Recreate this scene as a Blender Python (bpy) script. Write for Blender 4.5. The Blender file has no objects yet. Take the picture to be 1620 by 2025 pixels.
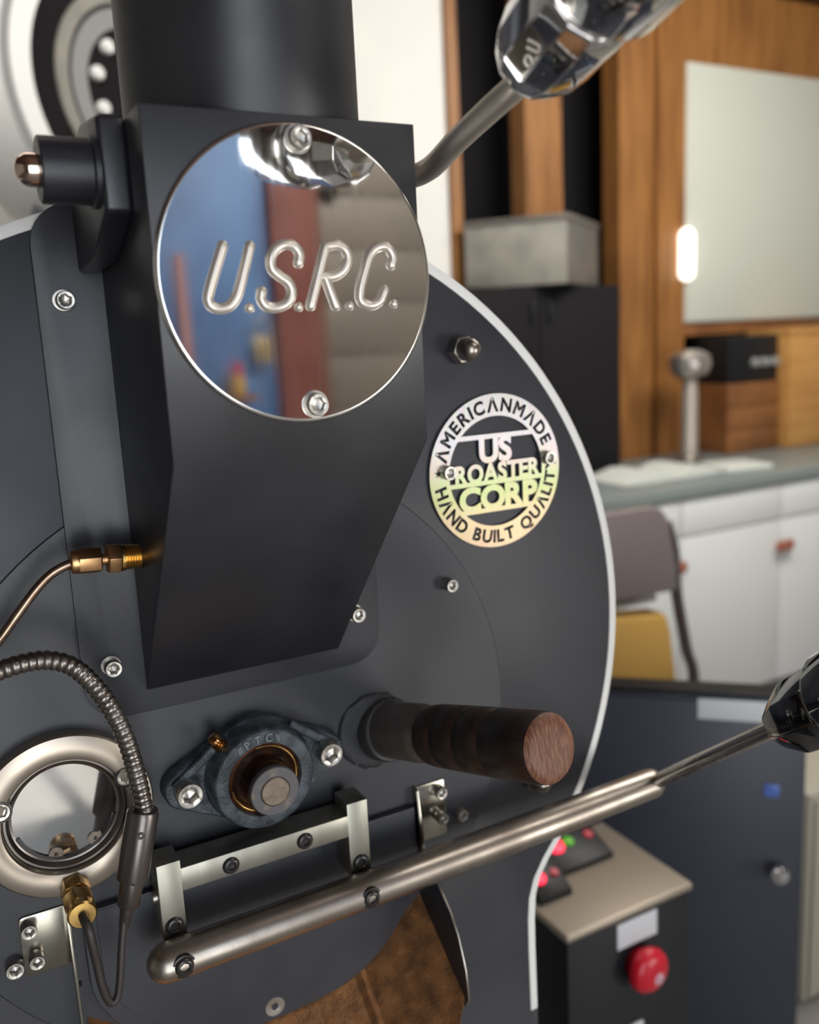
import bpy, bmesh, math, random
from mathutils import Vector, Matrix
random.seed(7)
S = bpy.context.scene
COL = S.collection
CZ = 1.45                       # height of the camera above the floor (m)
# ---------------------------------------------------------------- camera
cam_d = bpy.data.cameras.new('camera')
cam = bpy.data.objects.new('camera', cam_d)
COL.objects.link(cam)
right = Vector((0.88025717, -0.47201513, -0.04846688))
up = Vector((0.12975875, 0.14121112, 0.98143878))
back = Vector((-0.45640989, -0.87020753, 0.1855502))
cam.matrix_world = Matrix(((right.x, up.x, back.x, 0.0), (right.y, up.y, back.y, -0.5647),
                           (right.z, up.z, back.z, CZ), (0, 0, 0, 1)))
cam_d.sensor_fit = 'HORIZONTAL'
cam_d.sensor_width = 36.0
cam_d.lens = 1751.93 / 1620 * 36
cam_d.clip_start = 0.02
cam_d.dof.use_dof = True
cam_d.dof.focus_distance = 0.53
cam_d.dof.aperture_fstop = 6.3
S.camera = cam
# ---------------------------------------------------------------- world, lights, exposure
W = bpy.data.worlds.new('world')
S.world = W
W.use_nodes = True
W.node_tree.nodes['Background'].inputs[0].default_value = (0.75, 0.85, 1.0, 1)
W.node_tree.nodes['Background'].inputs[1].default_value = 0.9
S.view_settings.view_transform = 'Standard'
S.view_settings.look = 'None'
S.view_settings.gamma = 1
S.view_settings.use_curve_mapping = False
S.view_settings.exposure = 0.0


def area(name, loc, target, sx, sy, power, color):
    d = bpy.data.lights.new(name, 'AREA')
    d.shape = 'RECTANGLE'
    d.size, d.size_y = sx, sy
    d.energy = power
    d.color = color
    o = bpy.data.objects.new(name, d)
    COL.objects.link(o)
    o.location = loc
    o.rotation_euler = (Vector(target) - Vector(loc)).to_track_quat('-Z', 'Y').to_euler()
    return o


# sun on the yard outside the open door behind the camera, sky light through that door, unseen fill lights added in the room
sun_d = bpy.data.lights.new('sun', 'SUN')
sun_d.energy = 17
sun_d.angle = 0.01
sun_d.color = (1.0, 0.95, 0.87)
sun = bpy.data.objects.new('sun', sun_d)
COL.objects.link(sun)
sun.rotation_euler = Vector((0.05, 0.28, -1.0)).to_track_quat('-Z', 'Y').to_euler()
area('door_daylight', (-0.25, -2.85, 1.15), (0.15, 0, 1.25), 1.1, 2.2, 27, (0.86, 0.93, 1.0))
area('fill_right_front', (2.0, -2.3, 0.75), (0.25, 0, 1.2), 1.0, 0.9, 24, (1.0, 0.98, 0.95))  # added fill, out of view, to brighten the right of the plate
area('fill_counter', (2.3, 0.6, 2.85), (2.6, 2.0, 0.9), 1.6, 0.6, 58, (1.0, 0.97, 0.92))  # added overhead fill that lifts the white counter and board wall
area('fill_back_left', (-0.3, 0.9, 2.9), (0.5, 2.2, 1.8), 1.2, 0.5, 17, (1.0, 0.97, 0.92))  # added fill to whiten the back left wall and drum
area('fill_shop_front', (1.6, -1.2, 2.9), (1.2, -2.9, 1.3), 1.2, 0.4, 36, (1.0, 0.97, 0.92))  # added fill so the mirrored shop front shows in the plate

# ---------------------------------------------------------------- materials
MATS = {}


def mat(name, base, rough=0.5, metal=0.0, base2=None, vscale=8.0, vlow=0.4, vhigh=0.7, bump=0.0, bscale=200.0,
        rough2=None, stretch=None, coat=0.0, emit=None, estr=0.0, trans=0.0, spec=0.5, detail=4.0):
    m = bpy.data.materials.new(name)
    m.use_nodes = True
    nt = m.node_tree
    b = nt.nodes['Principled BSDF']
    b.inputs['Base Color'].default_value = (*base, 1)
    b.inputs['Roughness'].default_value = rough
    b.inputs['Metallic'].default_value = metal
    b.inputs['Specular IOR Level'].default_value = spec
    b.inputs['Coat Weight'].default_value = coat
    b.inputs['Transmission Weight'].default_value = trans
    if emit:
        b.inputs['Emission Color'].default_value = (*emit, 1)
        b.inputs['Emission Strength'].default_value = estr
    tc = nt.nodes.new('ShaderNodeTexCoord')
    src = tc.outputs['Object']
    if stretch:
        mp = nt.nodes.new('ShaderNodeMapping')
        mp.inputs['Scale'].default_value = stretch
        nt.links.new(src, mp.inputs['Vector'])
        src = mp.outputs['Vector']
    if base2 or rough2 is not None:
        n = nt.nodes.new('ShaderNodeTexNoise')
        n.inputs['Scale'].default_value = vscale
        n.inputs['Detail'].default_value = detail
        nt.links.new(src, n.inputs['Vector'])
        r = nt.nodes.new('ShaderNodeMapRange')
        r.inputs['From Min'].default_value = vlow
        r.inputs['From Max'].default_value = vhigh
        nt.links.new(n.outputs['Fac'], r.inputs['Value'])
        if base2:
            mx = nt.nodes.new('ShaderNodeMix')
            mx.data_type = 'RGBA'
            mx.inputs['A'].default_value = (*base, 1)
            mx.inputs['B'].default_value = (*base2, 1)
            nt.links.new(r.outputs['Result'], mx.inputs['Factor'])
            nt.links.new(mx.outputs['Result'], b.inputs['Base Color'])
        if rough2 is not None:
            r2 = nt.nodes.new('ShaderNodeMapRange')
            r2.inputs['To Min'].default_value = rough
            r2.inputs['To Max'].default_value = rough2
            nt.links.new(r.outputs['Result'], r2.inputs['Value'])
            nt.links.new(r2.outputs['Result'], b.inputs['Roughness'])
    if bump:
        n2 = nt.nodes.new('ShaderNodeTexNoise')
        n2.inputs['Scale'].default_value = bscale
        n2.inputs['Detail'].default_value = 3
        nt.links.new(src, n2.inputs['Vector'])
        bp = nt.nodes.new('ShaderNodeBump')
        bp.inputs['Strength'].default_value = bump
        bp.inputs['Distance'].default_value = 0.001
        nt.links.new(n2.outputs['Fac'], bp.inputs['Height'])
        nt.links.new(bp.outputs['Normal'], b.inputs['Normal'])
    MATS[name] = m
    return m


paint = mat('matte_black_paint', (0.0135, 0.0150, 0.0225), 0.42, base2=(0.0195, 0.0215, 0.031), vscale=9, rough2=0.52, spec=0.75, bump=0.06, bscale=1400)
paint_chute = mat('satin_black_paint', (0.0135, 0.014, 0.0185), 0.38, base2=(0.0185, 0.019, 0.025), vscale=14, rough2=0.48, spec=0.75, bump=0.05, bscale=1400)
paint_door = mat('blue_black_paint', (0.016, 0.0185, 0.028), 0.42, base2=(0.024, 0.0265, 0.038), vscale=18, rough2=0.52, spec=0.75, bump=0.05, bscale=1400)
white_edge = mat('white_enamel', (0.90, 0.89, 0.86), 0.4)
steel = mat('stainless_steel', (0.56, 0.53, 0.48), 0.28, 1.0, rough2=0.4, vscale=60)
steel_brushed = mat('brushed_steel', (0.40, 0.39, 0.335), 0.40, 1.0, base2=(0.28, 0.265, 0.225), vscale=40, rough2=0.46, stretch=(1, 1, 0.15))
steel_dark = mat('oiled_steel', (0.22, 0.19, 0.16), 0.36, 1.0, base2=(0.10, 0.08, 0.07), vscale=50)
bar_metal = mat('worn_bronze_steel', (0.46, 0.41, 0.355), 0.33, 1.0, base2=(0.30, 0.255, 0.215), vscale=25, rough2=0.4, bump=0.05, bscale=600)
rod_metal = mat('polished_rod_steel', (0.50, 0.46, 0.42), 0.20, 1.0, rough2=0.3, vscale=60)
chrome = mat('chrome', (0.80, 0.79, 0.80), 0.06, 1.0)
chrome_dark = mat('black_chrome', (0.10, 0.10, 0.105), 0.05, 1.0, coat=0.6)
mirror = mat('polished_name_plate', (0.86, 0.85, 0.82), 0.04, 1.0, rough2=0.085, vscale=260, vlow=0.42, vhigh=0.75, detail=3, stretch=(1, 1, 0.05))
letter_metal = mat('cast_letter_metal', (0.82, 0.75, 0.66), 0.36, 0.75)
brass = mat('brass', (0.72, 0.47, 0.16), 0.26, 1.0, base2=(0.55, 0.32, 0.12), vscale=120)
copper_brass = mat('tarnished_brass', (0.55, 0.30, 0.15), 0.36, 1.0, base2=(0.66, 0.42, 0.20), vscale=120)
pipe_metal = mat('tarnished_copper_pipe', (0.46, 0.34, 0.25), 0.3, 1.0, base2=(0.28, 0.18, 0.12), vscale=90)
black_oxide = mat('black_oxide', (0.055, 0.052, 0.05), 0.28, 0.6)
hose_metal = mat('flex_conduit_metal', (0.30, 0.27, 0.245), 0.30, 1.0, rough2=0.4, vscale=80)
sleeve_metal = mat('dark_anodised_sleeve', (0.17, 0.15, 0.14), 0.32, 0.9)
cable_mat = mat('dark_cable', (0.035, 0.028, 0.025), 0.45)
cast_iron = mat('painted_cast_iron', (0.085, 0.105, 0.122), 0.42, 0.25, base2=(0.03, 0.037, 0.044), vscale=110, vlow=0.36, vhigh=0.62, bump=0.7, bscale=650)
grease = mat('dark_greasy_steel', (0.03, 0.018, 0.014), 0.16, 0.5, base2=(0.075, 0.03, 0.014), vscale=90, bump=0.2, bscale=300)
collar_mat = mat('worn_grey_steel', (0.13, 0.125, 0.13), 0.5, 0.6, base2=(0.24, 0.20, 0.15), vscale=130, vlow=0.55, vhigh=0.75, bump=0.2, bscale=400)
shaft_mat = mat('sawn_shaft_end', (0.27, 0.22, 0.17), 0.5, 0.6, base2=(0.18, 0.14, 0.10), vscale=160, bump=0.3, bscale=300)
copper_ring = mat('rusty_bearing_ring', (0.30, 0.12, 0.05), 0.3, 0.8, base2=(0.10, 0.035, 0.02), vscale=120)
glass_dark = mat('sight_glass', (0.022, 0.018, 0.018), 0.04, 0.0, base2=(0.05, 0.045, 0.045), vscale=30, rough2=0.12, coat=1.0, spec=1.0)
glass_dark.node_tree.nodes['Principled BSDF'].inputs['IOR'].default_value = 2.2
glass_dark.node_tree.nodes['Principled BSDF'].inputs['Coat IOR'].default_value = 2.0
ring_metal = mat('turned_aluminium_ring', (0.50, 0.43, 0.355), 0.34, 1.0, base2=(0.38, 0.34, 0.285), vscale=16, rough2=0.44)
rust = mat('rusty_copper_sheet', (0.22, 0.108, 0.05), 0.36, 0.6, base2=(0.46, 0.215, 0.08), vscale=90, vlow=0.32, vhigh=0.74, rough2=0.6, bump=0.6, bscale=520, detail=9)
wood_dark = mat('dark_burnt_wood', (0.020, 0.011, 0.008), 0.42, base2=(0.045, 0.02, 0.012), vscale=60, stretch=(1, 1, 8), bump=0.1, bscale=300)
wood_end = mat('oak_end_grain', (0.15, 0.055, 0.028), 0.42, base2=(0.27, 0.125, 0.068), vscale=150, vlow=0.45, vhigh=0.62, stretch=(6, 1, 0.7), bump=0.3, bscale=500)
wood_pine = mat('pine_board', (0.31, 0.132, 0.033), 0.5, base2=(0.175, 0.066, 0.015), vscale=7, stretch=(5, 5, 0.4))
wood_oak = mat('golden_wood', (0.52, 0.27, 0.08), 0.5, base2=(0.42, 0.19, 0.05), vscale=7, stretch=(0.5, 3, 3))
wood_brown = mat('brown_board', (0.25, 0.10, 0.03), 0.5, base2=(0.16, 0.06, 0.02), vscale=7)
white_wall = mat('white_wall_paint', (0.74, 0.72, 0.67), 0.8, base2=(0.66, 0.66, 0.63), vscale=3)
dark_room = mat('near_black_panel', (0.009, 0.008, 0.009), 0.8, spec=0.2)
white_board = mat('white_board', (0.55, 0.56, 0.485), 0.45)
cab_white = mat('white_cabinet_paint', (0.72, 0.73, 0.72), 0.5)
counter_grey = mat('grey_green_worktop', (0.22, 0.25, 0.24), 0.35)
paper = mat('white_paper', (0.66, 0.68, 0.62), 0.7)
bin_grey = mat('grey_plastic', (0.30, 0.28, 0.235), 0.55, base2=(0.20, 0.19, 0.165), vscale=9)
navy = mat('navy_black_enamel', (0.045, 0.05, 0.068), 0.42, base2=(0.032, 0.036, 0.05), vscale=2)
ctrl_black = mat('control_box_black', (0.013, 0.013, 0.016), 0.5, spec=0.35)
top_metal = mat('dull_brown_metal_top', (0.42, 0.36, 0.29), 0.42, 0.7)
red_plastic = mat('red_plastic', (0.62, 0.012, 0.03), 0.3)
label_white = mat('white_label', (0.70, 0.72, 0.74), 0.5)
led_red = mat('red_led', (0.4, 0.0, 0.02), 0.4, emit=(1.0, 0.02, 0.06), estr=1.6)
led_dim = mat('dim_red_led', (0.2, 0.02, 0.03), 0.4, emit=(0.5, 0.03, 0.05), estr=0.4)
led_green = mat('green_led', (0.04, 0.2, 0.0), 0.4, emit=(0.09, 0.36, 0.02), estr=0.6)
lamp_white = mat('lamp_diffuser', (1, 1, 1), 0.4, emit=(1.0, 0.95, 0.82), estr=2.0)
mauve = mat('mauve_grey_vinyl', (0.20, 0.165, 0.16), 0.4)
mustard = mat('mustard_fabric', (0.50, 0.29, 0.065), 0.8)
frame_brown = mat('dark_brown_tube', (0.065, 0.05, 0.052), 0.4)
beige = mat('beige_paint', (0.40, 0.37, 0.29), 0.6)
floor_mat = mat('concrete_floor', (0.26, 0.25, 0.23), 0.5, base2=(0.20, 0.19, 0.18), vscale=2)
ceil_mat = mat('dark_timber_ceiling', (0.09, 0.045, 0.03), 0.7)
blue_paint = mat('blue_painted_steel', (0.16, 0.30, 0.58), 0.5, base2=(0.07, 0.15, 0.34), vscale=2.2, vlow=0.35, vhigh=0.65)
red_brick = mat('red_brown_post', (0.25, 0.085, 0.065), 0.6, base2=(0.18, 0.05, 0.035), vscale=6)
roll_grey = mat('taupe_sheet_steel', (0.27, 0.235, 0.195), 0.5, base2=(0.23, 0.205, 0.18), vscale=3)
pink_post = mat('faded_red_post', (0.42, 0.22, 0.22), 0.6)
yellow_plastic = mat('yellow_plastic', (0.7, 0.42, 0.05), 0.4)
mid_grey = mat('mid_grey_enamel', (0.26, 0.26, 0.25), 0.5)
glossy_black = mat('glossy_black', (0.010, 0.010, 0.011), 0.42, spec=0.3)
red_fabric = mat('dull_copper_knob', (0.45, 0.16, 0.10), 0.4, 0.4)


def badge_material():
    m = mat('brushed_badge_steel', (0.5, 0.5, 0.5), 0.42, 0.85)
    nt = m.node_tree
    b = nt.nodes['Principled BSDF']
    tc = nt.nodes.new('ShaderNodeTexCoord')
    mp = nt.nodes.new('ShaderNodeMapping')
    mp.inputs['Scale'].default_value = (400, 400, 18)
    nt.links.new(tc.outputs['Object'], mp.inputs['Vector'])
    n = nt.nodes.new('ShaderNodeTexNoise')
    n.inputs['Scale'].default_value = 1.0
    n.inputs['Detail'].default_value = 3
    nt.links.new(mp.outputs['Vector'], n.inputs['Vector'])
    # colour changes over the height of the stainless sheet: bands of straw, green and rose
    sx = nt.nodes.new('ShaderNodeSeparateXYZ')
    nt.links.new(tc.outputs['Object'], sx.inputs['Vector'])
    r = nt.nodes.new('ShaderNodeMapRange')
    r.inputs['From Min'].default_value = -0.059
    r.inputs['From Max'].default_value = 0.059
    nt.links.new(sx.outputs['Z'], r.inputs['Value'])
    cr = nt.nodes.new('ShaderNodeValToRGB')
    e = cr.color_ramp.elements
    e[0].position, e[0].color = 0.0, (0.60, 0.45, 0.30, 1)
    e[1].position, e[1].color = 1.0, (0.58, 0.57, 0.55, 1)
    for p, c in ((0.22, (0.60, 0.49, 0.31)), (0.36, (0.47, 0.51, 0.26)), (0.46, (0.50, 0.54, 0.32)), (0.56, (0.60, 0.52, 0.47)), (0.7, (0.60, 0.58, 0.60))):
        q = e.new(p)
        q.color = (*c, 1)
    nt.links.new(r.outputs['Result'], cr.inputs['Fac'])
    mx = nt.nodes.new('ShaderNodeMix')
    mx.data_type = 'RGBA'
    mx.blend_type = 'MULTIPLY'
    mx.inputs['Factor'].default_value = 0.35
    nt.links.new(cr.outputs['Color'], mx.inputs['A'])
    nt.links.new(n.outputs['Color'], mx.inputs['B'])
    nt.links.new(mx.outputs['Result'], b.inputs['Base Color'])
    return m


badge_steel = badge_material()

# ---------------------------------------------------------------- geometry kit
# Lengths in mm: X to the right along the roaster face, p out of the face, Z up from camera height.


class G:
    def __init__(self):
        self.v, self.f = [], []

    def add(self, vs, fs):
        o = len(self.v)
        self.v += [tuple(a) for a in vs]
        self.f += [tuple(i + o for i in f) for f in fs]
        return self

    def box(self, x0, x1, p0, p1, z0, z1):
        vs = [(x, p, z) for x in (x0, x1) for p in (p0, p1) for z in (z0, z1)]
        return self.add(vs, [(0, 1, 3, 2), (4, 6, 7, 5), (0, 4, 5, 1), (2, 3, 7, 6), (0, 2, 6, 4), (1, 5, 7, 3)])

    def prism(self, poly, p0, p1, axis='p'):
        n = len(poly)
        if axis == 'p':
            vs = [(a, p0, b) for a, b in poly] + [(a, p1, b) for a, b in poly]
        elif axis == 'x':
            vs = [(p0, a, b) for a, b in poly] + [(p1, a, b) for a, b in poly]
        else:
            vs = [(a, b, p0) for a, b in poly] + [(a, b, p1) for a, b in poly]
        fs = [tuple(range(n)), tuple(range(2 * n - 1, n - 1, -1))]
        fs += [(i, (i + 1) % n, n + (i + 1) % n, n + i) for i in range(n)]
        return self.add(vs, fs)

    def loft(self, loops, closed=False, cap0=True, cap1=True):
        n = len(loops[0])
        vs = [v for l in loops for v in l]
        fs = []
        m = len(loops)
        for k in range(m if closed else m - 1):
            a, b = k * n, ((k + 1) % m) * n
            fs += [(a + i, a + (i + 1) % n, b + (i + 1) % n, b + i) for i in range(n)]
        if not closed:
            if cap0:
                fs.append(tuple(range(n - 1, -1, -1)))
            if cap1:
                fs.append(tuple((m - 1) * n + i for i in range(n)))
        return self.add(vs, fs)

    def lathe(self, c, d, prof, n=32, closed=False, phase=0.0, caps=True):
        d = Vector(d).normalized()
        a = d.orthogonal().normalized() if abs(d.z) > 0.9 else d.cross(Vector((0, 0, 1))).normalized()
        b = d.cross(a).normalized()
        c = Vector(c)
        loops = []
        for r, h in prof:
            r = max(r, 0.01)
            loops.append([c + d * h + (a * math.cos(t) + b * math.sin(t)) * r
                          for t in (phase + 2 * math.pi * i / n for i in range(n))])
        return self.loft(loops, closed, caps, caps)

    def tube(self, pts, r, n=14, caps=True, round_ends=False):
        pts = [Vector(p) for p in pts]
        rs = list(r) if isinstance(r, (list, tuple)) else [r] * len(pts)
        if round_ends:
            d0, d1 = (pts[0] - pts[1]).normalized(), (pts[-1] - pts[-2]).normalized()
            A = [(pts[0] + d0 * rs[0] * math.sin(t), rs[0] * math.cos(t)) for t in (1.45, 1.1, 0.7, 0.35)]
            B = [(pts[-1] + d1 * rs[-1] * math.sin(t), rs[-1] * math.cos(t)) for t in (0.35, 0.7, 1.1, 1.45)]
            pts = [a[0] for a in A] + pts + [b[0] for b in B]
            rs = [a[1] for a in A] + rs + [b[1] for b in B]
        loops = []
        nrm = None
        for i, p in enumerate(pts):
            t = (pts[min(i + 1, len(pts) - 1)] - pts[max(i - 1, 0)]).normalized()
            if nrm is None:
                nrm = t.orthogonal().normalized()
            nrm = (nrm - t * nrm.dot(t)).normalized()
            b = t.cross(nrm)
            loops.append([p + (nrm * math.cos(q) + b * math.sin(q)) * rs[i] for q in (2 * math.pi * k / n for k in range(n))])
        return self.loft(loops, False, caps, caps)

    def turn(self, c, deg):
        """turn everything about a vertical axis through c=(x, p)"""
        s, k = math.sin(math.radians(deg)), math.cos(math.radians(deg))
        self.v = [(c[0] + (x - c[0]) * k - (p - c[1]) * s, c[1] + (x - c[0]) * s + (p - c[1]) * k, z) for x, p, z in self.v]
        return self


def spline(pts, k=6):
    pts = [Vector(p) for p in pts]
    P = [pts[0] * 2 - pts[1]] + pts + [pts[-1] * 2 - pts[-2]]
    out = []
    for i in range(1, len(P) - 2):
        a, b, c, d = P[i - 1:i + 3]
        for j in range(k):
            t = j / k
            out.append(0.5 * ((2 * b) + (c - a) * t + (2 * a - 5 * b + 4 * c - d) * t * t + (3 * b - a - 3 * c + d) * t ** 3))
    return out + [pts[-1]]


def arc(cx, cz, r, a0, a1, n):
    return [(cx + r * math.cos(math.radians(a0 + (a1 - a0) * i / n)), cz + r * math.sin(math.radians(a0 + (a1 - a0) * i / n))) for i in range(n + 1)]


def rrect(x0, x1, z0, z1, r, n=5):
    return (arc(x1 - r, z1 - r, r, 0, 90, n) + arc(x0 + r, z1 - r, r, 90, 180, n)
            + arc(x0 + r, z0 + r, r, 180, 270, n) + arc(x1 - r, z0 + r, r, 270, 360, n))


def wpos(x, p, z):
    return Vector((x / 1000, -p / 1000, CZ + z / 1000))


def set_props(o, label=None, cat=None, group=None, kind=None):
    for k, v in (('label', label), ('category', cat), ('group', group), ('kind', kind)):
        if v:
            o[k] = v
    return o


def thing(name, label, cat, at, group=None):
    o = bpy.data.objects.new(name, None)
    o.empty_display_size = 0.02
    COL.objects.link(o)
    o.location = wpos(*at)
    return set_props(o, label, cat, group)


def origin(o):
    v = Vector((0, 0, 0))
    while o:
        v += o.location
        o = o.parent
    return v


def mesh_from(g, name, m, org, bevel=0.0, seg=2, smooth=35, bevel_angle=40):
    me = bpy.data.meshes.new(name)
    bm = bmesh.new()
    vs = [bm.verts.new(wpos(*v) - org) for v in g.v]
    for f in g.f:
        try:
            bm.faces.new([vs[i] for i in f])
        except ValueError:
            pass
    bmesh.ops.remove_doubles(bm, verts=bm.verts[:], dist=2e-6)
    bmesh.ops.recalc_face_normals(bm, faces=bm.faces[:])
    if bevel:
        ed = [e for e in bm.edges if len(e.link_faces) == 2 and e.calc_face_angle(0) > math.radians(bevel_angle)]
        bmesh.ops.bevel(bm, geom=ed, offset=bevel / 1000, segments=seg, profile=0.5, affect='EDGES', clamp_overlap=True)
    bm.to_mesh(me)
    bm.free()
    if smooth:
        me.shade_smooth()
        me.set_sharp_from_angle(angle=math.radians(smooth))
    me.materials.append(m)
    return me


def part(name, g, m, parent=None, label=None, kind=None, **kw):
    org = origin(parent) if parent else Vector((0, 0, 0))
    o = bpy.data.objects.new(name, mesh_from(g, name, m, org, **kw))
    COL.objects.link(o)
    if parent:
        o.parent = parent
    if label:
        o['label'] = label
    if kind:
        o['kind'] = kind
    return o


def single(name, g, m, label, cat, at, group=None, **kw):
    """a thing that is one mesh, its origin at its base"""
    org = wpos(*at)
    o = bpy.data.objects.new(name, mesh_from(g, name, m, org, **kw))
    COL.objects.link(o)
    o.location = org
    return set_props(o, label, cat, group)


def structure(name, g, m, **kw):
    o = part(name, g, m, None, **kw)
    o['kind'] = 'structure'
    return o


# ---------------------------------------------------------------- screws (mesh shared by every screw of a size)
SCREW = {}


def hexloop(r, p, n=24):
    """n points along a hexagon whose corners lie at radius r"""
    out = []
    for i in range(n):
        a = 2 * math.pi * i / n
        k = (a + 0.26) % (math.pi / 3) - math.pi / 6
        rr = r * math.cos(math.pi / 6) / math.cos(k)
        out.append((rr * math.cos(a), p, rr * math.sin(a)))
    return out


def circ(r, p, n=24):
    return [(r * math.cos(2 * math.pi * i / n), p, r * math.sin(2 * math.pi * i / n)) for i in range(n)]


def screw_mesh(kind, d, h, m):
    key = (kind, d, h, m.name)
    if key in SCREW:
        return SCREW[key]
    r = d / 2
    g = G()
    if kind == 'cap':
        loops = [circ(r * 0.97, -0.4), circ(r, 0.2), circ(r, h - 0.08 * d), circ(r * 0.92, h), circ(r * 0.68, h), hexloop(r * 0.62, h - 0.03 * d), hexloop(r * 0.58, h * 0.45), circ(r * 0.12, h * 0.36)]
    elif kind == 'button':
        loops = [circ(r, -0.4), circ(r, h * 0.25), circ(r * 0.93, h * 0.6), circ(r * 0.76, h * 0.9), circ(r * 0.62, h), circ(r * 0.56, h), hexloop(r * 0.52, h - 0.03 * d), hexloop(r * 0.48, h * 0.2), circ(r * 0.1, h * 0.1)]
    else:                                     # flat countersunk
        loops = [circ(r, -0.4), circ(r, h), circ(r * 0.45, h), hexloop(r * 0.42, h - 0.1), hexloop(r * 0.38, -0.3), circ(0.1 * r, -0.35)]
    g.loft(loops)
    me = mesh_from(g, kind + '_screw', m, wpos(0, 0, 0), smooth=30)
    SCREW[key] = me
    return me


def screw(name, parent, at, kind='cap', d=9, h=7, m=None, spin=0.0, label=None):
    o = bpy.data.objects.new(name, screw_mesh(kind, d, h, m or steel))
    COL.objects.link(o)
    o.parent = parent
    o.location = wpos(*at) - origin(parent)
    o.rotation_euler = (0, math.radians(spin), 0)
    if label:
        o['label'] = label
    return o


def text_object(s, size, extrude, bold=0.0, align='CENTER'):
    c = bpy.data.curves.new('lettering', 'FONT')
    c.body = s
    c.size = size / 1000
    c.extrude = extrude / 1000
    c.offset = bold / 1000
    c.align_x = align
    c.resolution_u = 4
    return bpy.data.objects.new('lettering', c)


def text_mesh(s, size, extrude, bold=0.0, width=None, height=None):
    """mesh of the text, flat in X/Z facing out of the plate, its lower left corner at the origin; width and height in mm"""
    o = text_object(s, size, extrude, bold)
    COL.objects.link(o)
    dg = bpy.context.evaluated_depsgraph_get()
    me = bpy.data.meshes.new_from_object(o.evaluated_get(dg))
    c = o.data
    bpy.data.objects.remove(o)
    bpy.data.curves.remove(c)
    xs = [v.co.x for v in me.vertices]
    ys = [v.co.y for v in me.vertices]
    x0, x1, y0, y1 = min(xs), max(xs), min(ys), max(ys)
    kx = width / 1000 / (x1 - x0) if width else 1
    ky = height / 1000 / (y1 - y0) if height else 1
    for v in me.vertices:
        x, y, z = v.co
        v.co = ((x - x0) * kx, -z, (y - y0) * ky)
    return me


def sheet(name, outer, holes, m, parent, y0, y1, inside=None):
    """flat sheet between y0 and y1 (mm out of the face): inside outer, outside every hole; polygons in mm about the parent"""
    from mathutils.geometry import delaunay_2d_cdt
    polys = outer + [p for h in holes for p in h]
    co, ed = [], []
    for p in polys:
        o = len(co)
        co += [Vector(q) for q in p]
        ed += [(o + i, o + (i + 1) % len(p)) for i in range(len(p))]
    vs, es, fs, _, _, _ = delaunay_2d_cdt(co, ed, [], 0, 1e-5)

    def odd(ps, x, y):
        c = False
        for p in ps:
            for i in range(len(p)):
                (xa, ya), (xb, yb) = p[i - 1], p[i]
                if (ya > y) != (yb > y) and x < (xb - xa) * (y - ya) / (yb - ya) + xa:
                    c = not c
        return c
    bbs = [(min(q[0] for p in h for q in p), max(q[0] for p in h for q in p), min(q[1] for p in h for q in p), max(q[1] for p in h for q in p)) for h in holes]
    keep = []
    for f in fs:
        x = sum(vs[i].x for i in f) / len(f)
        y = sum(vs[i].y for i in f) / len(f)
        if odd(outer, x, y) and not any(b[0] <= x <= b[1] and b[2] <= y <= b[3] and odd(h, x, y) for h, b in zip(holes, bbs)):
            keep.append(f)
    n = len(vs)
    V = [(v.x / 1000, -y1 / 1000, v.y / 1000) for v in vs] + [(v.x / 1000, -y0 / 1000, v.y / 1000) for v in vs]
    cnt = {}
    for f in keep:
        for i in range(len(f)):
            a, b = f[i], f[(i + 1) % len(f)]
            cnt[(a, b)] = 1
    F = [tuple(f) for f in keep] + [tuple(n + i for i in reversed(f)) for f in keep]
    F += [(b, a, n + a, n + b) for (a, b) in cnt if (b, a) not in cnt]
    me = bpy.data.meshes.new(name)
    me.from_pydata(V, [], F)
    bm = bmesh.new()
    bm.from_mesh(me)
    bmesh.ops.delete(bm, geom=[v for v in bm.verts if not v.link_faces], context='VERTS')
    bmesh.ops.recalc_face_normals(bm, faces=bm.faces[:])
    bm.to_mesh(me)
    bm.free()
    me.materials.append(m)
    o = bpy.data.objects.new(name, me)
    COL.objects.link(o)
    o.parent = parent
    return o

# ================================================================ setting: the workshop room
structure('floor', G().box(-3500, 5200, -3200, 3020, -1500, -1450), floor_mat, smooth=0)
structure('ceiling', G().box(-3500, 5200, -3200, 2990, 1650, 1700), ceil_mat, smooth=0)
structure('wall_left', G().box(-3550, -3500, -3200, 3400, -1450, 1650), white_wall, smooth=0)
structure('wall_right', G().box(5200, 5250, -3200, 3400, -1450, 1650), white_wall, smooth=0)
# back wall: white plaster on the left, near-black colour for the dark of the openings and the board wall on the right
structure('wall_back', G().box(-3500, 1785, -2460, -2400, -1450, 1650), white_wall, smooth=0)
structure('wall_back_right', G().box(1785, 5200, -2760, -2700, -1450, 1650), dark_room, smooth=0)
structure('trim_1', G().box(1785, 1832, -2460, -2380, -1450, 1650), wood_pine, smooth=0)
structure('trim_2', G().box(2140, 2314, -2500, -2400, -1450, 1650), wood_pine, smooth=0)
structure('trim_3', G().box(2604, 2790, -2500, -2395, -1450, 1650), wood_pine, smooth=0)
structure('trim_4', G().box(2796, 2950, -2500, -2375, -1450, 1650), wood_pine, smooth=0)
structure('trim_5', G().box(2950, 5000, -2500, -2385, 1104, 1420), wood_pine, smooth=0)
structure('trim_6', G().box(2950, 5000, -2500, -2385, 1450, 1650), wood_brown, smooth=0)
structure('trim_7', G().box(2950, 5000, -2500, -2385, -22, 34), wood_brown, smooth=0)
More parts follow.
